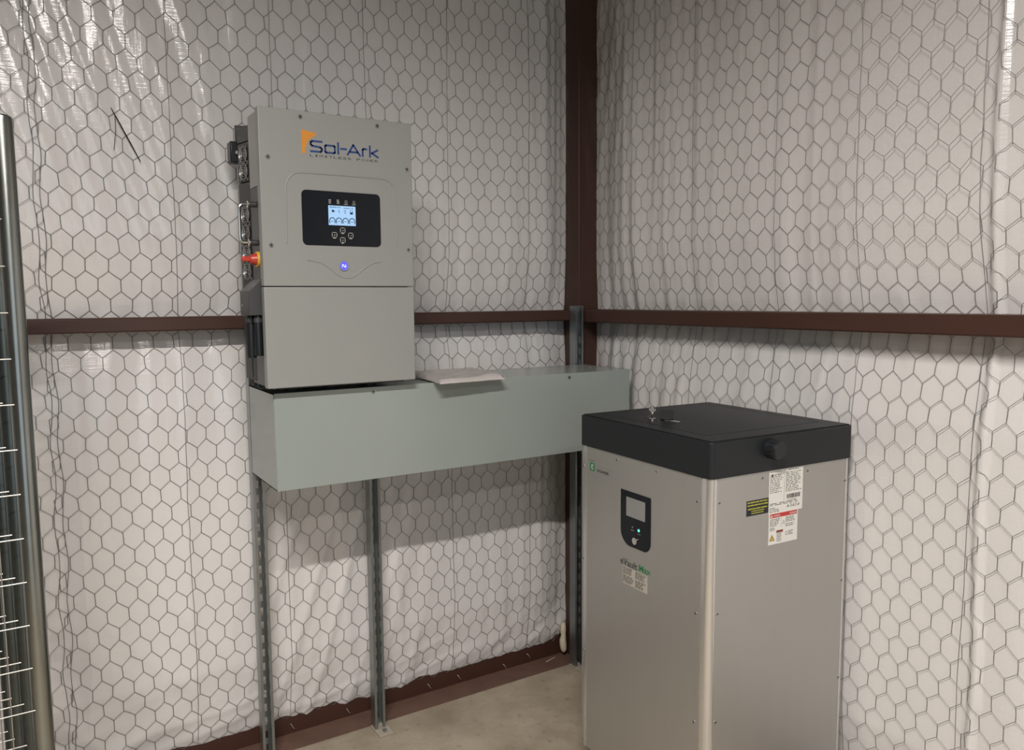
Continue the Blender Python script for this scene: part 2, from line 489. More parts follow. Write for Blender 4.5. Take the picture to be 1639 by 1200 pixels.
# ---------------------------------------------------------------- hexagonal wire netting
HW, HP, HR = 0.0605, 0.0625, 0.026
def netting(name, u0, u1, z0, z1, pos, seed, label, straight, selvage, gap):
    rng = random.Random(seed)
    mb = MB()
    ni = int((u1 - u0) / (HW / 2)); nr = int((z1 - z0) / HP)
    nodes = {}
    for r in range(nr + 1):
        for i in range(ni + 1):
            u = u0 + i * HW / 2; z = z0 + r * HP + (HR / 2 if (i + r) % 2 == 0 else -HR / 2)
            wu = 0.014 * nz(u * 1.6, z * 1.3, seed) + 0.0045 * nz(u * 9, z * 9, seed + 2)
            wz = 0.022 * nz(u * 1.3, z * 1.1, seed + 5) + 0.0045 * nz(u * 9, z * 9, seed + 8)
            nodes[(r, i)] = (u + wu + rng.uniform(-0.0014, 0.0014), z + wz + rng.uniform(-0.0014, 0.0014))
    def P(u, z): return Vector(pos(u, z, gap(u, z)))
    def seg(a, b, r, mid=0.0):
        (ua, za), (ub, zb) = a, b
        pa, pb = P(ua, za), P(ub, zb)
        pm = P((ua + ub) / 2 + rng.uniform(-mid, mid), (za + zb) / 2 + rng.uniform(-mid, mid))
        d = (pb - pa).normalized()
        pa = pa - d * r * 0.7; pb = pb + d * r * 0.7
        mb.tube([pa, pm, pb], r, 4, caps=False)
    for r in range(nr + 1):
        for i in range(ni):
            seg(nodes[(r, i)], nodes[(r, i + 1)], 0.00076, 0.0010)
        if r < nr:
            for i in range(ni + 1):
                if (i + r) % 2 == 0: seg(nodes[(r, i)], nodes[(r + 1, i)], 0.00112, 0.0009)
    for su in straight:
        pts = []
        z = z0
        while z < z1 - 0.01:
            pts.append(P(su + 0.010 * nz(z * 1.1, su * 3, seed + 30) + 0.0035 * nz(z * 11, su * 7, seed + 31), z)); z += 0.055
        mb.tube(pts, 0.00085, 4, caps=False)
    for su in selvage:
        pts = []
        z = z0
        while z < z1 - 0.01:
            w = 0.010 * nz(z * 1.1, su * 3, seed + 40)
            k = 0.0045 * math.sin(z / 0.125 * PI) + 0.003 * nz(z * 14, su, seed + 42)
            pts.append(P(su + w + k, z)); z += 0.0208
        mb.tube(pts, 0.0010, 4, caps=False)
    return single(name, mb, M['wire'], label, 'wire netting', kind='stuff', sharp=0)

def pos_l(u, z, g): return (u, YW - off_left(u, z) - g, z)
def pos_r(u, z, g): return (XW - off_right(u, z) - g, u, z)
gap_l = lambda u, z: 0.0035 + 0.004 * max(0, nz(u * 3, z * 3, 5)) * sm(1.9, 1.6, u)
def gap_r(u, z): return 0.0035 + 0.004 * max(0, nz(u * 3, z * 3, 15)) + 0.016 * sm(1.62, 1.25, u) * sm(1.62, 1.85, z) + 0.005 * sm(1.45, 1.2, z)
netting('wire_netting', 0.047, 2.035, 0.085, 3.02, pos_l, 3, 'hexagonal wire netting stretched over the wall behind the grey inverter',
        (0.43, 0.755, 1.09, 1.43, 1.80), (0.047,), gap_l)
netting('wire_netting', -0.60, 0.0745, 0.10, 3.02, pos_l, 9, 'narrow strip of hexagonal wire netting behind the galvanised mesh panels',
        (-0.2,), (0.066,), lambda u, z: 0.0075)
netting('wire_netting', 1.035, 2.715, 0.085, 3.02, pos_r, 14, 'hexagonal wire netting stretched over the wall behind the battery cabinet',
        (1.075, 1.42, 1.73, 2.09, 2.42), (), gap_r)
netting('wire_netting', 0.35, 1.075, 0.10, 3.02, pos_r, 21, 'strip of hexagonal wire netting at the far right edge, past the lapped vinyl seam',
        (0.75,), (), lambda u, z: 0.0085)

# ---------------------------------------------------------------- galvanised slotted struts
def strut_mb(h):
    """41 mm C channel, open to -y, slotted back; local: x 0..0.041, y 0..0.041, z 0..h"""
    w, t, lip = 0.041, 0.0026, 0.0095
    mb = MB()
    mb.box((0, 0, 0), (t, w, h)); mb.box((w - t, 0, 0), (w, w, h))
    mb.box((t, 0, 0), (lip, t, h)); mb.box((w - lip, 0, 0), (w - t, t, h))
    mb.box((lip - t, t, 0), (lip, 0.008, h)); mb.box((w - lip, t, 0), (w - lip + t, 0.008, h))
    s0, s1 = 0.0135, 0.0275
    mb.box((t, w - t, 0), (s0, w, h)); mb.box((s1, w - t, 0), (w - t, w, h))
    z = 0.0
    while z < h:
        mb.box((s0, w - t, z), (s1, w, min(h, z + 0.022))); z += 0.050
    return mb

def strut(x, h, label, foot):
    e = thing('strut_post', label, 'strut', (x, 2.655, 0), group='galvanised strut posts')
    mb = strut_mb(h); mb.v = [(a, b, c + 0.006) for a, b, c in mb.v]
    part('channel', mb, M['strut'], e, world=False)
    fm = MB().box((-0.004, -0.052, 0.0), (0.052, 0.041, 0.006))
    part('foot_plate', fm, M['dust' if foot else 'strut'], e, world=False, bevel=0.0015)
    if foot:
        b = MB().prism(circle(0.009, 6), (0.026, -0.028, 0.006), (1, 0, 0), (0, 1, 0), (0, 0, 1), 0.008)
        part('anchor_bolt', b, M['screw'], e, world=False)
    return e
strut(0.620, 2.10, 'galvanised slotted strut post under the left end of the wiring trough', True)
strut(1.034, 2.10, 'galvanised slotted strut post under the middle of the wiring trough', True)
strut(1.968, 1.581, 'galvanised slotted strut post at the brown corner column, sticking up past the rail', True)

# ---------------------------------------------------------------- wiring trough
def screw(parent, c, n, r=0.0045, h=0.0022, world=True, name='screw', lab=None):
    """pan head screw with a dark cross; n is the outward normal"""
    n = Vector(n)
    u = Vector((0, 0, 1)).cross(n)
    if u.length < 0.1: u = Vector((1, 0, 0))
    u.normalize(); v = n.cross(u)
    mb = MB().prism(circle(r, 12), c, u, v, n, h)
    s = part(name, mb, M['screw'], parent, world=world)
    c2 = Vector(c) + n * h
    w = r * 0.22
    mb = MB().prism([(-r * .75, -w), (r * .75, -w), (r * .75, w), (-r * .75, w)], c2, u, v, n, 0.0002)
    mb.prism([(-w, -r * .75), (w, -r * .75), (w, r * .75), (-w, r * .75)], c2, u, v, n, 0.0003)
    part('screw_slot', mb, M['screw_dark'], s, world=world)
    return s

TX0, TX1, TY0, TY1, TZ0, TZ1 = 0.620, 2.007, 2.350, 2.653, 1.043, 1.340
tr = thing('wiring_trough', 'long grey-green metal wiring trough under the inverter', 'wireway', ((TX0 + TX1) / 2, TY1, TZ0))
t = 0.003
body = MB().box((TX0, TY0 + 0.004, TZ0), (TX0 + t, TY1, TZ1)).box((TX1 - t, TY0 + 0.004, TZ0), (TX1, TY1, TZ1))
body.box((TX0, TY1 - t, TZ0), (TX1, TY1, TZ1)).box((TX0, TY0 + 0.004, TZ0), (TX1, TY1, TZ0 + t)).box((TX0, TY0 + 0.004, TZ1 - t), (TX1, TY1, TZ1))
part('body', body, M['trough'], tr)
cv = part('front_cover', MB().box((TX0 + 0.001, TY0, TZ0 - 0.002), (TX1 - 0.001, TY0 + 0.003, TZ1 + 0.001)), M['trough'], tr, bevel=0.0012)
for x in (0.936, 1.713): screw(cv, (x, TY0, 1.326), (0, -1, 0), 0.0065)
for x in (1.935, 1.985): screw(tr, (x, TY0 + 0.16, TZ1), (0, 0, 1), 0.005)

# ---------------------------------------------------------------- inverter
IX0, IX1, IY, IZ0, IZS, IZ1 = 0.592, 1.066, 2.305, 1.361, 1.6595, 2.1685
inv = thing('inverter', 'grey wall-mounted solar inverter with a lit screen above the trough', 'inverter', ((IX0 + IX1) / 2, 2.655, IZ0))
EX, EZ, EN = Vector((1, 0, 0)), Vector((0, 0, 1)), Vector((0, -1, 0))
up = part('upper_cover', MB().box((IX0, IY, IZS + 0.0012), (IX1, IY + 0.032, IZ1)), M['inv'], inv, bevel=0.003, seg=3)
lowc = part('lower_cover', MB().box((IX0, IY + 0.0005, IZ0), (IX1, IY + 0.032, IZS - 0.0012)), M['inv'], inv, bevel=0.003, seg=3)
mb = MB().box((IX0 + 0.007, IY + 0.032, IZ0 + 0.004), (IX1 - 0.007, 2.447, IZ1 - 0.004))
case = part('case', mb, M['inv_side'], inv, bevel=0.002)
mb = MB().box((IX0 + 0.034, 2.449, IZ0 + 0.008), (IX1 - 0.034, 2.600, IZ1 - 0.012))
rearb = part('heat_sink_body', mb, M['inv_side'], inv, bevel=0.002)
part('side_reflection', MB().box((IX0 + 0.0055, IY + 0.034, 1.953), (IX0 + 0.007, 2.442, IZ1 - 0.006)), M['brushed'], inv,  # thin pale sheet added to paint a reflection on the case
     label='pale silver sheet painting a reflection on the case side')
# cooling fins along the top of the rear body and mounting rails to the posts
for z in (1.50, 2.03):
    part('mounting_rail', MB().box((IX0 + 0.022, 2.601, z - 0.02), (IX1 + 0.0, 2.653, z + 0.02)), M['inv_side'], inv, bevel=0.002)
for k in range(10):
    x = IX0 + 0.05 + k * 0.041
    part('cooling_fin', MB().box((x, 2.470, IZ1 - 0.012), (x + 0.004, 2.595, IZ1 - 0.006)), M['inv_side'], inv)
# bracket tab at the top left and the black box below it
bk = part('bracket_tab', MB().box((0.597, 2.601, 2.116), (0.640, 2.612, 2.170)), M['inv_side'], inv, bevel=0.002)
for z in (2.156, 2.131): screw(bk, (0.608, 2.601, z), (0, -1, 0), 0.006)
jb = part('junction_box', MB().box((0.581, 2.605, 2.055), (0.612, 2.652, 2.121)), M['black'], inv, bevel=0.004)
mb = MB().tube([(0.6005, 2.605, 2.085), (0.6005, 2.594, 2.085)], 0.0055, 10)
part('clear_knob', mb, M['paleink'], jb)
# fans on slightly canted side trays: frame, guard rings, hub and blades
CA = rad(12)
FN = Vector((-math.cos(CA), -math.sin(CA), 0)); FU = Vector((math.sin(CA), -math.cos(CA), 0)); FC = Vector((0.6065, 2.536, 0))
for z0, z1 in ((IZ0 + 0.010, 1.500), (1.500, 1.677), (1.677, 1.792), (1.795, 1.984), (1.987, 2.105), (2.108, IZ1 - 0.014)):
    q = [(-0.046, z0), (0.049, z0), (0.049, z1), (-0.046, z1)]
    part('fan_tray', MB().prism(q, FC - FN * 0.045, FU, (0, 0, 1), FN, 0.045), M['inv_side'], inv, bevel=0.0008)
def fan(z, r=0.0255):
    n, u, v = FN, FU, Vector((0, 0, 1))
    c = FC + Vector((0, 0, z))
    well = part('fan', MB().prism(circle(r, 24), c, u, v, n, 0.0015), M['black'], inv)
    gd = MB()
    for rr in (0.26, 0.55, 0.82, 1.02):
        pts = [c + n * 0.005 + (u * math.cos(a) + v * math.sin(a)) * r * rr for a in [2 * PI * k / 20 for k in range(21)]]
        gd.tube(pts, 0.0010, 5, caps=False)
    for a in (45, 135, 225, 315):
        d = u * math.cos(rad(a)) + v * math.sin(rad(a))
        gd.tube([c + n * 0.005 + d * r * 0.2, c + n * 0.005 + d * r * 1.28, c + n * 0.002 + d * r * 1.30], 0.0010, 5)
    part('fan_guard', gd, M['guard'], well)
    bl_ = MB()
    for k in range(7):
        a = 2 * PI * k / 7
        d = u * math.cos(a) + v * math.sin(a); e = -u * math.sin(a) + v * math.cos(a)
        p = [c + n * 0.0018 + d * r * .3, c + n * 0.0018 + d * r * .92, c + n * 0.004 + d * r * .8 + e * r * .42, c + n * 0.004 + d * r * .28 + e * r * .15]
        bl_.add(p, [(0, 1, 2, 3), (3, 2, 1, 0)])
    bl_.prism(circle(r * .3, 12), c, u, v, n, 0.0042)
    part('fan_blades', bl_, M['black'], well)
    for a in (45, 135, 225, 315):
        d = u * math.cos(rad(a)) + v * math.sin(rad(a))
        screw(well, c + d * r * 1.30 + n * 0.001, n, 0.004, 0.003)
for z in (2.068, 2.016, 1.884, 1.829, 1.766, 1.711): fan(z)
# chrome carrying handle
hx = IX0 - 0.040
pts = [(IX0 + 0.006, 2.395, 1.902)]
pts += [(hx + 0.014 - 0.014 * math.sin(a), 2.395, 1.902 - 0.014 + 0.014 * math.cos(a)) for a in [PI / 2 * k / 5 for k in range(6)]]
pts += [(hx + 0.014 - 0.014 * math.cos(a), 2.395, 1.790 + 0.014 - 0.014 * math.sin(a)) for a in [PI / 2 * k / 5 for k in range(6)]]
pts += [(IX0 + 0.006, 2.395, 1.790)]
hd = part('handle', MB().tube(pts, 0.0042, 10), M['chrome'], inv)
for z in (1.902, 1.790):
    part('handle_collar', MB().tube([(IX0 - 0.013, 2.395, z), (IX0 + 0.007, 2.395, z)], 0.0085, 12), M['inv_side'], hd)
    part('handle_washer', MB().tube([(IX0 - 0.016, 2.395, z), (IX0 - 0.0128, 2.395, z)], 0.0105, 12), M['chrome'], hd)
# rotary disconnect
sw = part('disconnect_plate', MB().tube([(IX0 + 0.007, 2.362, 1.740), (IX0 - 0.005, 2.362, 1.740)], 0.0225, 24), M['yellow'], inv, label='yellow ring of the rotary switch')
rb = part('disconnect_knob', MB().tube([(IX0 - 0.005, 2.362, 1.740), (IX0 - 0.022, 2.362, 1.740)], 0.0165, 20, radii=[0.018, 0.013]), M['redp'], sw, label='red rotary switch knob')
part('disconnect_grip', MB().box((IX0 - 0.047, 2.355, 1.733), (IX0 - 0.018, 2.369, 1.748)), M['redp'], sw, bevel=0.003, label='red switch grip')
# hooded connector cover and the black plugs under it
o = Vector((0, 2.350, 0))
hood = [(IX0 - 0.034, 1.576), (IX0 + 0.007, 1.576), (IX0 + 0.007, 1.684), (IX0 - 0.034, 1.647)]
mb = MB().prism(hood, (0, 2.454, 0), (1, 0, 0), (0, 0, 1), (0, -1, 0), 0.104)
hdn = part('connector_hood', mb, M['inv_side'], inv, bevel=0.0015)
screw(hdn, (IX0 - 0.034, 2.430, 1.605), (-1, 0, 0), 0.004)
for x, y, r, zb in ((0.574, 2.400, 0.0155, 1.449), (0.587, 2.366, 0.0135, 1.456), (0.578, 2.436, 0.0125, 1.460)):
    mb = MB().tube([(x, y, zb), (x, y, zb + 0.012), (x, y, 1.560), (x, y, 1.577)], r, 14, radii=[r * .9, r, r * .82, r * .7])
    pl = part('cable_plug', mb, M['black'], inv)
    mb = MB().tube([(x, y, 1.555), (x, y, 1.568)], r * 0.95, 8)
    part('locking_nut', mb, M['inv_side'], pl)
part('antenna_lead', MB().tube([(0.577, 2.412, 1.455), (0.578, 2.415, 1.42), (0.5795, 2.418, 1.388)], 0.0016, 6), M['black'], inv)
part('bottom_gland_plate', MB().box((IX0 + 0.03, 2.335, IZ0 - 0.006), (IX1 - 0.03, 2.59, IZ0 + 0.004)), M['black'], inv)
for x in (0.70, 0.83, 0.96):
    part('conduit_nipple', MB().tube([(x, 2.45, TZ1), (x, 2.45, IZ0)], 0.03, 20), M['black'], inv)
# cover screws
for x, z in ((.714, 2.151), (.952, 2.150), (.6165, 2.029), (1.0485, 2.027), (.617, 1.779), (1.0485, 1.777)):
    screw(up, (x, IY, z), (0, -1, 0), 0.0062, 0.0025)
screw(up, (IX0, IY + 0.02, 1.685), (-1, 0, 0), 0.004)
# raised pressing round the display
def bead(name, pts, r=0.0030):
    return part(name, MB().tube([(x, IY + 0.0007, z) for x, z in pts], r, 8), M['inv'], up)
arc = []
arc += [(.663, 1.785), (.6645, 1.86), (.665, 1.945)]
arc += [(.712 - .047 * math.cos(a), 1.945 + .047 * math.sin(a)) for a in [PI / 2 * k / 8 for k in range(1, 9)]]
arc += [(.84, 1.993)]
arc += [(.962 + .047 * math.sin(a), 1.945 + .047 * math.cos(a)) for a in [PI / 2 * k / 8 for k in range(9)]]
arc += [(1.0095, 1.86), (1.010, 1.785)]
bead('pressed_ridge', arc)
sm_pts = []
for k in range(25):
    x = .722 + (.952 - .722) * k / 24
    q = (x - .843) / .048
    sm_pts.append((x, 1.738 - .052 * math.exp(-(abs(q) ** 2.2) * 0.62)))
bead('pressed_ridge', sm_pts, 0.0027)
# display
dp = part('display_panel', MB().prism(rrect(.710, 1.782, .956, 1.943, .014), (0, IY - 0.0, 0), EX, EZ, EN, 0.0012), M['panel'], up)
oY = (0, IY - 0.0012, 0)
lcd = part('lcd_screen', MB().prism([(.790, 1.8435), (.875, 1.8435), (.875, 1.9015), (.790, 1.9015)], oY, EX, EZ, EN, 0.0004), M['lcd'], dp, label='lit pale blue screen')
oL = (0, IY - 0.0016, 0)
g = MB()
for k in range(4):
    cx = .8015 + k * .0207
    pts = [(cx + .0088 * math.cos(a), 1.8555 + .0100 * math.sin(a)) for a in [rad(-35 + 250 * j / 12) for j in range(13)]]
    ribbon(g, pts, .0023, oL, EX, EZ, EN, .0003)
    text_bars(g, (cx - .004, 1.852, cx + .004, 1.857), 1, oL, EX, EZ, EN, .0003, random.Random(k), fill=.4)
text_bars(g, (.794, 1.893, .828, 1.899), 1, oL, EX, EZ, EN, .0003, random.Random(8), fill=.35)
text_bars(g, (.838, 1.892, .868, 1.897), 1, oL, EX, EZ, EN, .0003, random.Random(9), fill=.35)
g.prism([(.8005, 1.882), (.8085, 1.882), (.8085, 1.887), (.8065, 1.889), (.8045, 1.887), (.8025, 1.890), (.8005, 1.888)], oL, EX, EZ, EN, .0003)
ribbon(g, [(.822, 1.889), (.824, 1.885), (.822, 1.885), (.824, 1.880)], .0011, oL, EX, EZ, EN, .0003)
ribbon(g, [(.842 + .003 * math.cos(a), 1.8865 + .003 * math.sin(a)) for a in [rad(-60 + 300 * j / 8) for j in range(9)]], .0009, oL, EX, EZ, EN, .0003)
ribbon(g, [(.842, 1.883), (.842, 1.879)], .0016, oL, EX, EZ, EN, .0003)
ribbon(g, rrect(.858, 1.878, .866, 1.889, .001, 2), .0010, oL, EX, EZ, EN, .0003, closed=True)
g.prism([(.858, 1.878), (.866, 1.878), (.866, 1.884), (.858, 1.884)], oL, EX, EZ, EN, .0003)
part('screen_graphics', g, M['lcdink'], lcd)
ic = MB()
text_bars(ic, (.792, 1.906, .800, 1.920), 3, oY, EX, EZ, EN, .0003, random.Random(1), fill=.55)
text_bars(ic, (.817, 1.906, .825, 1.920), 3, oY, EX, EZ, EN, .0003, random.Random(2), fill=.55)
for cx in (.846, .871):
    ribbon(ic, [(cx + .0036 * math.cos(a), 1.9145 + .0036 * math.sin(a)) for a in [2 * PI * j / 10 for j in range(10)]], .0011, oY, EX, EZ, EN, .0003, closed=True)
    text_bars(ic, (cx - .0065, 1.9055, cx + .0065, 1.909), 1, oY, EX, EZ, EN, .0003, random.Random(4), fill=.6)
part('indicator_icons', ic, M['paleink'], dp)
for k, (cx, cz) in enumerate(((.807, 1.8145), (.833, 1.829), (.8325, 1.800), (.858, 1.8145))):
    b = MB()
    ribbon(b, rrect(cx - .0072, cz - .0072, cx + .0072, cz + .0072, .002, 2), .0017, oY, EX, EZ, EN, .0004, closed=True)
    d = ((-1, 0), (0, 1), (0, -1), (1, 0))[k]
    b.prism([(cx - .002 + d[0] * .001, cz - .002), (cx + .002, cz - .0018), (cx + .0015, cz + .0022)], oY, EX, EZ, EN, .0004)
    text_bars(b, (cx - .004, cz - .0115, cx + .004, cz - .008), 1, oY, EX, EZ, EN, .0003, random.Random(k), fill=.6)
    part('touch_button', b, M['paleink'], dp)
# power button
pb = part('power_button', MB().prism(circle(.0132, 28, (.834, 1.7225)), (0, IY, 0), EX, EZ, EN, .003), M['bluelit'], up, label='lit blue round button')
part('button_bezel', MB().tube([(.834 + .0140 * math.cos(a), IY - .002, 1.7225 + .0140 * math.sin(a)) for a in [2 * PI * k / 24 for k in range(25)]], .0016, 6, caps=False), M['inv'], pb)
b = MB(); oB = (0, IY - .003, 0)
ribbon(b, [(.8285, 1.7190), (.8285, 1.7260), (.8320, 1.7260), (.8350, 1.7190), (.8390, 1.7190), (.8390, 1.7260)], .0019, oB, EX, EZ, EN, .0004)
part('button_mark', b, M['whitelit'], pb)
# maker's mark
oC = (0, IY, 0)
fl_ = [(.7155, 2.048), (.7255, 2.048), (.7275, 2.062), (.7325, 2.077), (.7400, 2.090), (.7470, 2.0955), (.7555, 2.0975), (.7620, 2.108), (.7160, 2.1155)]
fg = MB()
cen = (.7165, 2.114)
for i in range(len(fl_) - 2):
    fg.prism([fl_[i], fl_[i + 1], fl_[-1]], oC, EX, EZ, EN, .0004)
part('logo_flag', fg, M['orange'], up, label='orange flag logo')
lt = MB(); SW = .0057
def R2(*p): ribbon(lt, p, SW, oC, EX, EZ, EN, .0004)
R2((.7765, 2.0850), (.7470, 2.0850), (.7430, 2.0815), (.7430, 2.0755), (.7470, 2.0715), (.7720, 2.0685), (.7760, 2.0650), (.7760, 2.0595), (.7720, 2.0555), (.7425, 2.0555))
R2((.7890, 2.0765), (.8135, 2.0765), (.8160, 2.0740), (.8160, 2.0580), (.8135, 2.0555), (.7890, 2.0555), (.7865, 2.0580), (.7865, 2.0740), (.7890, 2.0765))
R2((.8265, 2.0868), (.8265, 2.0550))
R2((.8345, 2.0705), (.8515, 2.0705))
R2((.8555, 2.0550), (.8740, 2.0850), (.8950, 2.0550)); R2((.8635, 2.0640), (.8880, 2.0640))
R2((.9035, 2.0550), (.9035, 2.0735), (.9065, 2.0765), (.9160, 2.0765))
R2((.9270, 2.0868), (.9270, 2.0550)); R2((.9520, 2.0765), (.9330, 2.0660), (.9530, 2.0550))
part('logo_lettering', lt, M['blue'], up, label='dark blue maker lettering')
sl = MB()
word = 'LIMITLESS POWER'
x = .7395; stepx = (.9565 - .7395) / len(word)
for ch in word:
    if ch != ' ':
        w = stepx * (.35 if ch == 'I' else .72)
        text_into(sl, ch, (x + (stepx * .72 - w) / 2, 2.0400, x + (stepx * .72 - w) / 2 + w, 2.0468), oC, EX, EZ, EN, .0005)
    x += stepx
part('logo_slogan', sl, M['ink'], up)

# ---------------------------------------------------------------- battery cabinet
BX, BY = 0.550, 0.585
bat = thing('battery_cabinet', 'tall silver battery cabinet with a black lid standing in front of the corner', 'battery', (1.4764, 1.4075, 0), rad(-2.3))
BZ0, BZ1 = 0.140, 1.151
def L(name, mb, mat, parent=bat, **k): return part(name, mb, mat, parent, world=False, **k)
ux, uy, uz = Vector((1, 0, 0)), Vector((0, 1, 0)), Vector((0, 0, 1))
def LF(a): return -a            # helper for the left face: reading direction is -y
core = MB().prism(rrect(0.012, 0.012, BX - 0.006, BY - 0.008, 0.01), (0, 0, BZ0), ux, uy, uz, BZ1 - BZ0)
L('core', core, M['silver'])
# rounded corner extrusions
def corner(cx, cy, sx, sy, ra):
    pts = []
    w = 0.030
    poly = [(0, w), (0, ra)] + [(ra - ra * math.cos(a), ra - ra * math.sin(a)) for a in [PI / 2 * k / 8 for k in range(1, 8)]] + [(ra, 0), (w * 0.72, 0), (w * 0.72, 0.012), (0.012, 0.012), (0.012, w)]
    P = [(cx + sx * p[0], cy + sy * p[1]) for p in poly]
    if sx * sy < 0: P = P[::-1]
    return MB().prism(P, (0, 0, BZ0), ux, uy, uz, BZ1 - BZ0)
for cx, cy, sx, sy in ((0, 0, 1, 1), (BX, 0, -1, 1), (0, BY, 1, -1), (BX, BY, -1, -1)):
    L('corner_post', corner(cx, cy, sx, sy, 0.019), M['post'])
panL = L('side_panel', MB().box((0.0005, 0.0325, BZ0 + 0.002), (0.014, BY - 0.004, BZ1)), M['silver'], bevel=0.0012)
panR = L('side_panel', MB().box((0.0240, 0.0010, BZ0 + 0.002), (BX - 0.0165, 0.014, BZ1)), M['silver'], bevel=0.0012)
L('side_panel', MB().box((BX - 0.014, 0.0325, BZ0 + 0.002), (BX - 0.0005, BY - 0.0325, BZ1)), M['silver'], bevel=0.0012)
L('side_panel', MB().box((0.024, BY - 0.014, BZ0 + 0.002), (BX - 0.024, BY - 0.001, BZ1)), M['silver'], bevel=0.0012)
# lid with an inset door
OV = 0.004
lidp = rrect(-OV, -OV, BX + OV, BY + OV, 0.018, 6)
lid = L('lid', MB().prism(lidp, (0, 0, 1.151), ux, uy, uz, 0.096), M['lid'], bevel=0.002)
dx0, dx1, dy0, dy1, gp = 0.058, 0.498, 0.078, 0.550, 0.0035
ring = MB()
e0 = 0.010
ring.box((e0 - OV, e0 - OV, 1.247), (BX + OV - e0, dy0 - gp, 1.2500)).box((e0 - OV, dy1 + gp, 1.247), (BX + OV - e0, BY + OV - e0, 1.2500))
ring.box((e0 - OV, dy0 - gp, 1.247), (dx0 - gp, dy1 + gp, 1.2500)).box((dx1 + gp, dy0 - gp, 1.247), (BX + OV - e0, dy1 + gp, 1.2500))
L('lid_rim', ring, M['lid'], lid)
door = L('lid_door', MB().box((dx0, dy0, 1.247), (dx1, dy1, 1.2502)), M['lid'], lid, bevel=0.0008)
L('lock_barrel', MB().tube([(0.098, 0.352, 1.2502), (0.098, 0.352, 1.258)], 0.010, 16), M['chrome'], door)
# black gland on the right side of the lid
kn = L('cable_gland', MB().tube([(0.212, -OV, 1.2125), (0.212, -OV - 0.012, 1.2125), (0.212, -OV - 0.026, 1.2125), (0.212, -OV - 0.034, 1.2125)], 0.024, 28, radii=[0.027, 0.026, 0.0255, 0.022]), M['black'], lid)
for k in range(14):
    a = 2 * PI * k / 14
    d = Vector((math.cos(a), 0, math.sin(a)))
    c0 = Vector((0.212, -OV - 0.006, 1.2125)) + d * 0.0255
    L('grip_rib', MB().tube([c0, c0 + Vector((0, -0.020, 0))], 0.0016, 5), M['black'], kn)
# screws
for y, z in ((.571, 1.084), (.395, 1.134), (.214, 1.133), (.0485, 1.084), (.571, .778), (.571, .470), (.0485, .779), (.0485, .474), (.571, .163)):
    screw(panL, (0.0005, y, z), (-1, 0, 0), 0.0036, 0.0018, world=False)
for x, z in ((.187, 1.134), (.365, 1.133), (.0315, 1.086), (.526, 1.086), (.0315, .787), (.526, .787), (.0315, .487), (.526, .487)):
    screw(panR, (x, 0.001, z), (0, -1, 0), 0.0036, 0.0018, world=False)
# caster wheels
for x in (0.07, BX - 0.07):
    for y in (0.07, BY - 0.07):
        c = L('caster', MB().box((x - 0.024, y - 0.024, 0.09), (x + 0.024, y + 0.024, BZ0)), M['inv_side'], bevel=0.003)
        L('wheel', MB().tube([(x - 0.016, y, 0.05), (x + 0.016, y, 0.05)], 0.05, 24), M['black'], c)
# --- print and controls on the left face (normal -x, reading direction -y)
nF, uF, vF = Vector((-1, 0, 0)), Vector((0, -1, 0)), Vector((0, 0, 1))
oF = Vector((0.0005, 0, 0))
def FX(y): return -y
pan = [(FX(.3745), 1.050), (FX(.3745), .930)]
pan += [(FX(.3745 - .046 + .046 * math.cos(a)), .931 - .046 * math.sin(a)) for a in [PI / 2 * k / 8 for k in range(1, 9)]]
pan += [(FX(.237 + .030 - .030 * math.sin(a)), .885 + .030 - .030 * math.cos(a)) for a in [PI / 2 * k / 6 for k in range(1, 7)]]
pan += [(FX(.237), 1.046), (FX(.239), 1.050)]
ctl = L('control_panel', MB().prism(pan, oF, uF, vF, nF, 0.0020), M['panel'], panL, label='black control panel with rounded foot')
bpy.context.view_layer.update()
oP = oF + nF * 0.0020
def S3(name, mb, mat, **k):
    """pieces on the control panel"""
    return L(name, mb, mat, panL, **k)
S3('status_screen', MB().prism(rrect(FX(.347), .975, FX(.260), 1.0325, .001, 2), oP, uF, vF, nF, .0005), M['screen'], label='blank grey status screen')
S3('status_led', MB().prism(circle(.0042, 14, (FX(.288), .943)), oP, uF, vF, nF, .0010), M['greenlit'], label='lit green status light')
S3('status_led', MB().prism(circle(.0030, 14, (FX(.317), .946)), oP, uF, vF, nF, .0008), M['greyink'])
m_ = MB()
text_bars(m_, (FX(.325), .934, FX(.309), .939), 1, oP, uF, vF, nF, .0004, random.Random(4), fill=.6)
text_bars(m_, (FX(.294), .930, FX(.280), .934), 1, oP, uF, vF, nF, .0004, random.Random(5), fill=.5)
S3('led_caption', m_, M['greyink'])
S3('push_button', MB().prism(circle(.0105, 20, (FX(.304), .9075)), oP, uF, vF, nF, .0040), M['chrome'], label='round metal push button')
m_ = MB()
m_.prism([(FX(.536), 1.076), (FX(.511), 1.076), (FX(.511), 1.1015), (FX(.536), 1.1015)], oF, uF, vF, nF, .0005)
logo = L('logo_square', m_, M['green'], panL, label='green square logo')
m_ = MB(); oS = oF + nF * .0005
ribbon(m_, [(FX(.518), 1.0955), (FX(.527), 1.0955), (FX(.527), 1.0825), (FX(.519), 1.0825)], .0034, oS, uF, vF, nF, .0003)
ribbon(m_, [(FX(.526), 1.0895), (FX(.520), 1.0895)], .0030, oS, uF, vF, nF, .0003)
L('logo_mark', m_, M['paleink'], panL)
m_ = MB()
for k in range(3):
    yy = .541 - k * .011
    m_.prism([(FX(yy), 1.1075), (FX(yy - .006), 1.1075), (FX(yy - .006), 1.1095), (FX(yy), 1.1095)], oF, uF, vF, nF, .0004)
text_into(m_, 'POWER', (FX(.497), 1.0765, FX(.437), 1.0860), oF, uF, vF, nF, .0005, bold=.02)
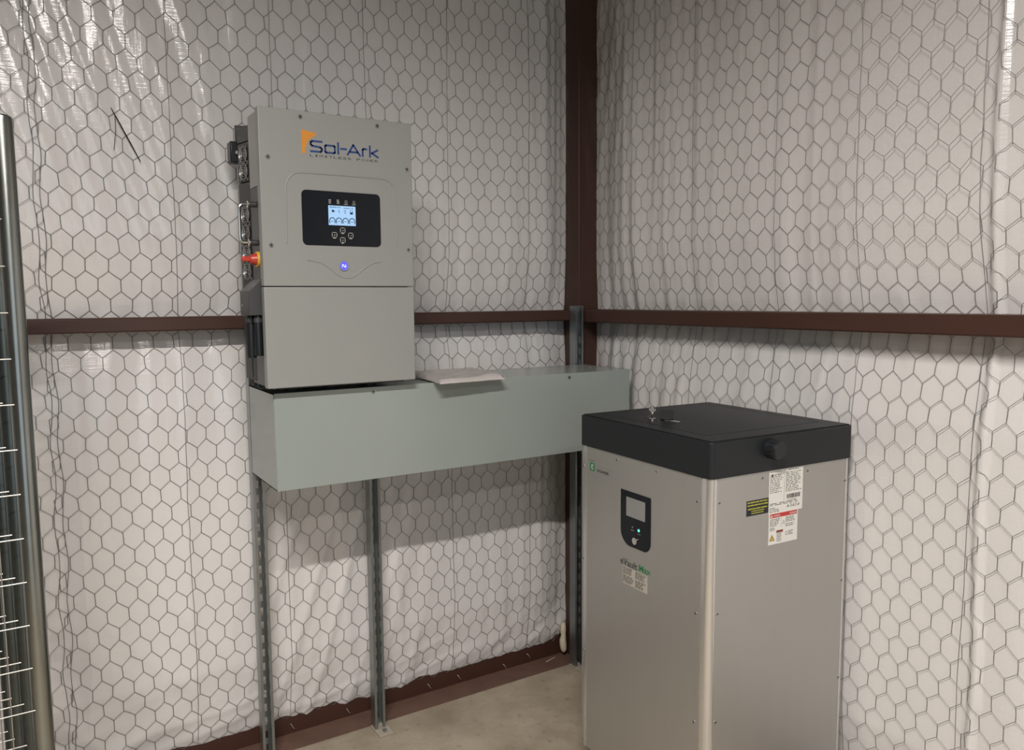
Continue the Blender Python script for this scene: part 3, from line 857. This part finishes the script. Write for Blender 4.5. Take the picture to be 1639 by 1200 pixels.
L('logo_word', m_, M['ink'], panL)
m_ = MB(); text_into(m_, 'FORTRESS', (FX(.497), 1.0905, FX(.418), 1.0985), oF, uF, vF, nF, .0005)
L('logo_word', m_, M['midink'], panL)
m_ = MB(); text_into(m_, 'eVault', (FX(.376), .8200, FX(.296), .8405), oF, uF, vF, nF, .0005, bold=.012)
L('model_word', m_, M['ink'], panL)
m_ = MB(); text_into(m_, 'Max', (FX(.288), .8220, FX(.236), .8410), oF, uF, vF, nF, .0005, bold=.014)
L('model_word', m_, M['green'], panL, label='green model lettering')
m_ = MB().prism([(FX(.3645), .7635), (FX(.2495), .7635), (FX(.2495), .8165), (FX(.3645), .8165)], oF, uF, vF, nF, .0004)
L('rating_label', m_, M['tan'], panL, label='pale tan rating label')
m_ = MB(); oT = oF + nF * .0004; rg = random.Random(11)
text_bars(m_, (FX(.3615), .793, FX(.312), .815), 5, oT, uF, vF, nF, .0003, rg, fill=.5, short=.3)
text_bars(m_, (FX(.3615), .767, FX(.312), .790), 5, oT, uF, vF, nF, .0003, rg, fill=.5, short=.4)
text_bars(m_, (FX(.304), .793, FX(.2525), .815), 5, oT, uF, vF, nF, .0003, rg, fill=.5, short=.3)
text_bars(m_, (FX(.304), .767, FX(.2525), .790), 5, oT, uF, vF, nF, .0003, rg, fill=.5, short=.4)
L('rating_print', m_, M['ink'], panL)
# --- labels on the right face (normal -y, reading direction +x)
nR, uR, vR = Vector((0, -1, 0)), Vector((1, 0, 0)), Vector((0, 0, 1))
oR = Vector((0, 0.001, 0)); oR2 = oR + nR * .0004; oR3 = oR + nR * .0008
wl_ = L('specification_label', MB().prism([(.2145, 1.028), (.3475, 1.028), (.3475, 1.149), (.2145, 1.149)], oR, uR, vR, nR, .0004), M['white'], panR, label='white printed specification label')
rg = random.Random(5)
m_ = MB()
text_bars(m_, (.218, 1.085, .268, 1.138), 11, oR2, uR, vR, nR, .0003, rg, fill=.42, short=.35)
text_bars(m_, (.279, 1.083, .343, 1.140), 12, oR2, uR, vR, nR, .0003, rg, fill=.42, short=.3)
text_bars(m_, (.219, 1.142, .262, 1.147), 1, oR2, uR, vR, nR, .0003, rg, fill=.4, short=.2)
text_bars(m_, (.290, 1.142, .335, 1.147), 1, oR2, uR, vR, nR, .0003, rg, fill=.4, short=.2)
text_bars(m_, (.218, 1.050, .335, 1.058), 2, oR2, uR, vR, nR, .0003, rg, fill=.5, short=.1)
text_bars(m_, (.218, 1.031, .262, 1.046), 3, oR2, uR, vR, nR, .0003, rg, fill=.45, short=.5)
text_bars(m_, (.290, 1.059, .325, 1.062), 1, oR2, uR, vR, nR, .0003, rg, fill=.6)
ribbon(m_, [(.2735, 1.055), (.2735, 1.147)], .0006, oR2, uR, vR, nR, .0003)
L('specification_print', m_, M['greyink'], panR)
m_ = MB()
x = .284; rg = random.Random(2)
while x < .337:
    w = rg.choice((.0005, .0009, .0014)); m_.prism([(x, 1.0645), (x + w, 1.0645), (x + w, 1.0765), (x, 1.0765)], oR2, uR, vR, nR, .0003); x += w + rg.choice((.0005, .0008, .0012))
m_.prism([(.2235, 1.1305), (.2295, 1.1305), (.2295, 1.1385), (.2235, 1.1385)], oR2, uR, vR, nR, .0003)
for k, cx in enumerate((.289, .301, .311, .320, .331)):
    ribbon(m_, [(cx - .003, 1.041), (cx + .002, 1.041), (cx + .003, 1.0465), (cx - .002, 1.0475)][: 3 + k % 2], .0013, oR2, uR, vR, nR, .0003, closed=k % 2 == 0)
L('barcode', m_, M['ink'], panR)
m_ = MB().prism([(.2155, .942), (.3295, .942), (.3295, 1.0295), (.2155, 1.0295)], oR2, uR, vR, nR, .0004)
L('warning_label', m_, M['white'], panR, label='white warning label with red header')
m_ = MB().prism([(.2205, 1.0165), (.3260, 1.0165), (.3260, 1.0280), (.2205, 1.0280)], oR3, uR, vR, nR, .0003)
L('warning_header', m_, M['red'], panR)
m_ = MB(); oR4 = oR3 + nR * .0003
text_into(m_, 'WARNING', (.2330, 1.0190, .2590, 1.0250), oR4, uR, vR, nR, .0003)
text_into(m_, 'DANGER', (.2970, 1.0190, .3240, 1.0250), oR4, uR, vR, nR, .0003)
m_.prism([(.2225, 1.0185), (.2300, 1.0185), (.22625, 1.0262)], oR4, uR, vR, nR, .0003)
L('warning_words', m_, M['white'], panR)
m_ = MB(); rg = random.Random(31)
text_bars(m_, (.2205, .992, .2590, 1.014), 5, oR3, uR, vR, nR, .0003, rg, fill=.5, short=.4)
text_bars(m_, (.2820, .998, .3200, 1.014), 4, oR3, uR, vR, nR, .0003, rg, fill=.5, short=.2)
text_bars(m_, (.2820, .985, .3170, .995), 2, oR3, uR, vR, nR, .0003, rg, fill=.5, short=.2)
text_bars(m_, (.2200, .980, .2430, .990), 3, oR3, uR, vR, nR, .0003, rg, fill=.5, short=.2)
text_bars(m_, (.2480, .947, .2680, .972), 6, oR3, uR, vR, nR, .0003, rg, fill=.5, short=.3)
text_bars(m_, (.2940, .960, .3150, .974), 3, oR3, uR, vR, nR, .0003, rg, fill=.5, short=.3)
ribbon(m_, [(.2640, .988), (.2640, 1.014)], .0006, oR3, uR, vR, nR, .0003)
ribbon(m_, [(.2685, .996), (.2785, .996), (.2735, 1.005)], .0010, oR3, uR, vR, nR, .0003, closed=True)
ribbon(m_, [(.2860 + .0045 * math.cos(a), .9665 + .0055 * math.sin(a)) for a in [2 * PI * j / 6 for j in range(6)]], .0013, oR3, uR, vR, nR, .0003, closed=True)
L('warning_print', m_, M['greyink'], panR)
L('warning_bar', MB().prism([(.2460, .9730), (.2720, .9730), (.2720, .9795), (.2460, .9795)], oR3, uR, vR, nR, .0003), M['maroon'], panR)
tri = MB().prism([(.2195, .9535), (.2385, .9535), (.2290, .9690)], oR3, uR, vR, nR, .0003)
L('hazard_triangle', tri, M['yellow'], panR, label='small yellow hazard triangle')
m_ = MB(); ribbon(m_, [(.2195, .9535), (.2385, .9535), (.2290, .9690)], .0012, oR4, uR, vR, nR, .0002, closed=True)
ribbon(m_, [(.2298, .9640), (.2278, .9602), (.2302, .9602), (.2285, .9560)], .0012, oR4, uR, vR, nR, .0002)
L('hazard_outline', m_, M['ink'], panR)
L('notice_label', MB().prism([(.1305, 1.0345), (.2135, 1.0345), (.2135, 1.0765), (.1305, 1.0765)], oR, uR, vR, nR, .0004), M['black'], panR, label='black notice label with yellow print')
m_ = MB(); rg = random.Random(41)
text_bars(m_, (.134, 1.0585, .211, 1.0745), 2, oR2, uR, vR, nR, .0003, rg, fill=.45, gapw=.05)
text_bars(m_, (.136, 1.0495, .208, 1.0565), 1, oR2, uR, vR, nR, .0003, rg, fill=.5, gapw=.05)
text_bars(m_, (.149, 1.0375, .197, 1.0495), 2, oR2, uR, vR, nR, .0003, rg, fill=.45, gapw=.05)
L('notice_print', m_, M['yink'], panR)

# keys in the lid lock
bm = Matrix.Rotation(rad(-2.3), 4, 'Z'); bm.translation = Vector((1.4764, 1.4075, 0))
def bl2w(p): return bm @ Vector(p)
kr = thing('key_bunch', 'small keys on a black tag hanging in the lock of the black lid', 'keys', tuple(bl2w((0.098, 0.352, 1.258))), rad(-2.3))
kz = 0.0
def key(mat, a, tilt, off, name='key'):
    """bow, stem and bit of a flat key, laid from the ring"""
    mb = MB()
    mb.prism(circle(.0095, 14, (0, 0)), (0, 0, -.0008), ux, uy, uz, .0016)
    mb.prism([(.008, -.0030), (.036, -.0030), (.039, 0), (.036, .0030), (.008, .0030)], (0, 0, -.0008), ux, uy, uz, .0016)
    for q in (.020, .026, .031): mb.prism([(q, -.0052), (q + .003, -.0052), (q + .003, -.0029), (q, -.0029)], (0, 0, -.0008), ux, uy, uz, .0016)
    mt = Matrix.Translation(Vector(off)) @ Matrix.Rotation(rad(a), 4, 'Z') @ Matrix.Rotation(rad(tilt), 4, 'Y')
    mb.v = [tuple(mt @ Vector(p)) for p in mb.v]
    return part(name, mb, mat, kr, world=False)
key(M['chrome'], 0, 90, (0, 0, 0.024), 'inserted_key')
key(M['chrome'], 165, 14, (-0.012, 0.006, 0.008))
mb = MB().tube([(0.0 + .011 * math.cos(a), .0, .026 + .011 * math.sin(a)) for a in [2 * PI * k / 16 for k in range(17)]], .0011, 6, caps=False)
part('key_ring', mb, M['chrome'], kr, world=False)
tg = MB().prism(rrect(-.019, 0, .019, .034, .005, 3), (0, 0, -.004), ux, uy, uz, .008)
mt = Matrix.Translation(Vector((.030, -.030, -.004))) @ Matrix.Rotation(rad(-42), 4, 'Z') @ Matrix.Rotation(rad(48), 4, 'X')
tg.v = [tuple(mt @ Vector(p)) for p in tg.v]
part('key_tag', tg, M['black'], kr, world=False)
key(M['chrome'], -48, 6, (.030, -.034, -.0035))

# ---------------------------------------------------------------- galvanised mesh panels at the left edge
ROW = 0.0985
def mesh_panel(y, xr, label, hgt, gname, tmat):
    e = thing('mesh_panel', label, 'mesh panel', (xr - 0.7, y, 0), group=gname)
    R_ = 0.0205
    Lx = 1.40
    cx = 0.70 - R_          # right tube centre, local x
    mb = MB().tube([(cx, 0, 0), (cx, 0, hgt - 0.012), (cx, 0, hgt - 0.004), (cx, 0, hgt)], R_, 24, radii=[R_, R_, R_ * .93, R_ * .7])
    tb = part('upright_tube', mb, tmat, e, world=False)
    part('tube_hole', MB().prism(circle(.0055, 12, (cx - 0.010, hgt - .030)), (0, -R_ * 0.88, 0), (1, 0, 0), (0, 0, 1), (0, -1, 0), .002), M['screw_dark'], tb, world=False)
    mb = MB().tube([(-cx, 0, 0), (-cx, 0, hgt)], R_, 20)
    part('upright_tube', mb, tmat, e, world=False)
    for z in (hgt - 0.09, 0.07):
        part('cross_rail', MB().tube([(-cx, 0.0, z), (cx, 0.0, z)], R_ * .8, 16), tmat, e, world=False)
    rmb = MB().tube([(-cx, 0, 0), (cx - R_ * .6, 0, 0)], 0.0015, 6)
    me = mesh_from('mesh_wire', rmb, M['meshwire'])
    z = 1.794 - 17 * ROW
    while z < hgt - 0.10:
        o_ = bpy.data.objects.new('mesh_wire', me); o_.location = (0, -0.0175, z); link(o_, e); z += ROW
    vmb = MB().tube([(0, 0, 0.07), (0, 0, hgt - 0.09)], 0.0015, 6)
    me2 = mesh_from('mesh_wire', vmb, M['meshwire'])
    x = cx - 0.058
    while x > -cx:
        o_ = bpy.data.objects.new('mesh_wire', me2); o_.location = (x, -0.0135, 0); link(o_, e); x -= 0.0508 * 2
    return e
g_ = 'galvanised mesh panels standing at the left edge'
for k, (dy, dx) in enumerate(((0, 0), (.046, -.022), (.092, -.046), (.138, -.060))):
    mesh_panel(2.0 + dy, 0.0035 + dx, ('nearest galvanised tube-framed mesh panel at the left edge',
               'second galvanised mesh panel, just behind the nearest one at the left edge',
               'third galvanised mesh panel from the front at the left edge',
               'rearmost galvanised mesh panel of the stack at the left edge')[k], 2.012 - (0.03 if k else 0), g_, M['tube_shaded' if k else 'tube'])

# ---------------------------------------------------------------- small loose things
# wrapped packet on the trough
def packet():
    mb = MB()
    FL, FR, BR, BL_ = Vector((1.142, 2.283)), Vector((1.398, 2.296)), Vector((1.440, 2.600)), Vector((1.165, 2.590))
    n = 22
    def top(i, j, s):
        a, b = i / n, j / n
        p = FL.lerp(FR, a).lerp(BL_.lerp(BR, a), b)
        e = min(a, 1 - a, b, 1 - b)
        th = 0.010 * sm(0, 0.03, e)
        w = 0.0045 * nz(a * 2.2 + b * 4, b * 9 - a * 3, 2.0) * sm(0, 0.1, e) + 0.006 * nz(a * 3, b * 3, 8.0) * (1 - b)
        zc = 1.3515 + max(0, 0.35 - b) * -0.010 + max(0.0, w * 0.4)
        return (p.x + 0.003 * nz(a * 9, b * 9, 3), p.y + 0.003 * nz(a * 9, b * 9, 4), zc + (th + w if s else -0.0055))
    for s in (1, 0):
        mb.v += [top(i, j, s) for j in range(n + 1) for i in range(n + 1)]
    N = (n + 1) ** 2
    for j in range(n):
        for i in range(n):
            q = (j * (n + 1) + i, j * (n + 1) + i + 1, (j + 1) * (n + 1) + i + 1, (j + 1) * (n + 1) + i)
            mb.f.append(q); mb.f.append(tuple(N + k for k in reversed(q)))
    rim = [i for i in range(n + 1)] + [j * (n + 1) + n for j in range(1, n + 1)] + [n * (n + 1) + i for i in range(n - 1, -1, -1)] + [j * (n + 1) for j in range(n - 1, 0, -1)]
    for k in range(len(rim)):
        a, b = rim[k], rim[(k + 1) % len(rim)]
        mb.f.append((b, a, N + a, N + b))
    return mb
single('paper_packet', packet(), M['packet'], 'crinkled plastic-wrapped paper packet lying on the trough beside the inverter', 'packet', loc=(1.28, 2.45, 1.341), sharp=60)

# cured spray foam at the foot of the corner column
fm = MB()
pts = [(1.994, 2.775, 0.160), (1.988, 2.772, 0.146), (1.985, 2.770, 0.126), (1.987, 2.770, 0.106), (1.982, 2.768, 0.084), (1.983, 2.767, 0.060), (1.985, 2.766, 0.040), (1.986, 2.765, 0.028)]
fm.tube(pts, .01, 12, radii=[.006, .012, .014, .011, .015, .016, .014, .009])
single('foam_blob', fm, M['foam'], 'cream drip of cured spray foam at the foot of the brown column', 'foam', loc=(1.985, 2.765, 0.03), sharp=0)

# straw on the base flange, dark stub caught in the netting, tie ends along the base
single('straw', MB().tube([(1.884, 2.758, 0.009), (1.91, 2.763, 0.011), (1.941, 2.772, 0.010)], 0.0016, 6), M['straw'], 'pale straw lying on the brown base flange near the foam drip', 'straw', loc=(1.9, 2.75, 0.008))
def wl_pt(u, z, g): return (u, YW - off_left(u, z) - g, z)
tw = MB().tube([wl_pt(.262, 2.212, .008), wl_pt(.286, 2.162, .011), wl_pt(.311, 2.109, .012), wl_pt(.337, 2.055, .010)], .0020, 6, radii=[.0012, .0022, .0022, .0014])
tw.tube([wl_pt(.272, 2.195, .010), wl_pt(.271, 2.14, .012), wl_pt(.264, 2.085, .011)], .0009, 5)
single('wire_stub', tw, M['twig'], 'dark loose wire stub caught in the netting left of the inverter', 'wire stub', loc=wl_pt(.262, 2.212, .008))
ties = [(.757, .030), (1.323, .029), (1.461, .030), (1.811, .034), (1.687, .018), (.974, .026)]
words = ['pale wire tie end on the dark base channel, first from the left post', 'pale wire tie end on the dark base channel, right of the middle post',
         'second pale wire tie end right of the middle post on the base channel', 'pale wire tie end on the base channel nearest the foam drip',
         'pale wire tie end lying on the base flange before the foam drip', 'pale wire tie end on the base channel just left of the middle post']
for k, (x, z) in enumerate(ties):
    y = 2.803
    mb = MB().tube([(x, y, z + .014), (x + .004, y - .006, z + .009), (x + .007, y - .008, z), (x + .013, y - .007, z - .006)], .0017, 6)
    single('wire_tie', mb, M['meshwire'], words[k], 'wire tie', 'wire tie ends along the base channel', loc=(x, y, z))

# ---------------------------------------------------------------- ceiling lamps (their light included)
def lamp(x, y, z, power, label):
    e = thing('ceiling_lamp', label, 'lamp', (x, y, z), group='strip lamps under the roof')
    part('housing', MB().box((-.62, -.05, .012), (.62, .05, .07)), M['lamp_body'], e, world=False, bevel=.004)
    for s in (-.4, .4):
        part('hanger', MB().tube([(s, 0, .07), (s, 0, ZC - z)], .004, 6), M['screw'], e, world=False)
    ld = bpy.data.lights.new('lamp_light', 'AREA')
    ld.shape = 'RECTANGLE'; ld.size = 1.2; ld.size_y = .08; ld.energy = power; ld.color = LAMP_COLOR; ld.spread = rad(160)
    lo = bpy.data.objects.new('lamp_light', ld); lo.location = (0, 0, .008); link(lo, e)
lamp(-0.30, 0.05, 3.25, LAMP_POWER * 1.75, 'white strip lamp hung under the roof over the camera')
lamp(-0.30, -1.90, 3.25, LAMP_POWER * 0.70, 'second white strip lamp hung under the roof behind the camera')
# daylight enters by the open bay door
pd = bpy.data.lights.new('door_portal', 'AREA'); pd.shape = 'RECTANGLE'; pd.size = 4.5; pd.size_y = 3.2
pd.cycles.is_portal = True
po = bpy.data.objects.new('door_portal', pd); po.location = (-1.35, -5.05, 1.6); po.rotation_euler = (rad(90), 0, 0)
link(po)
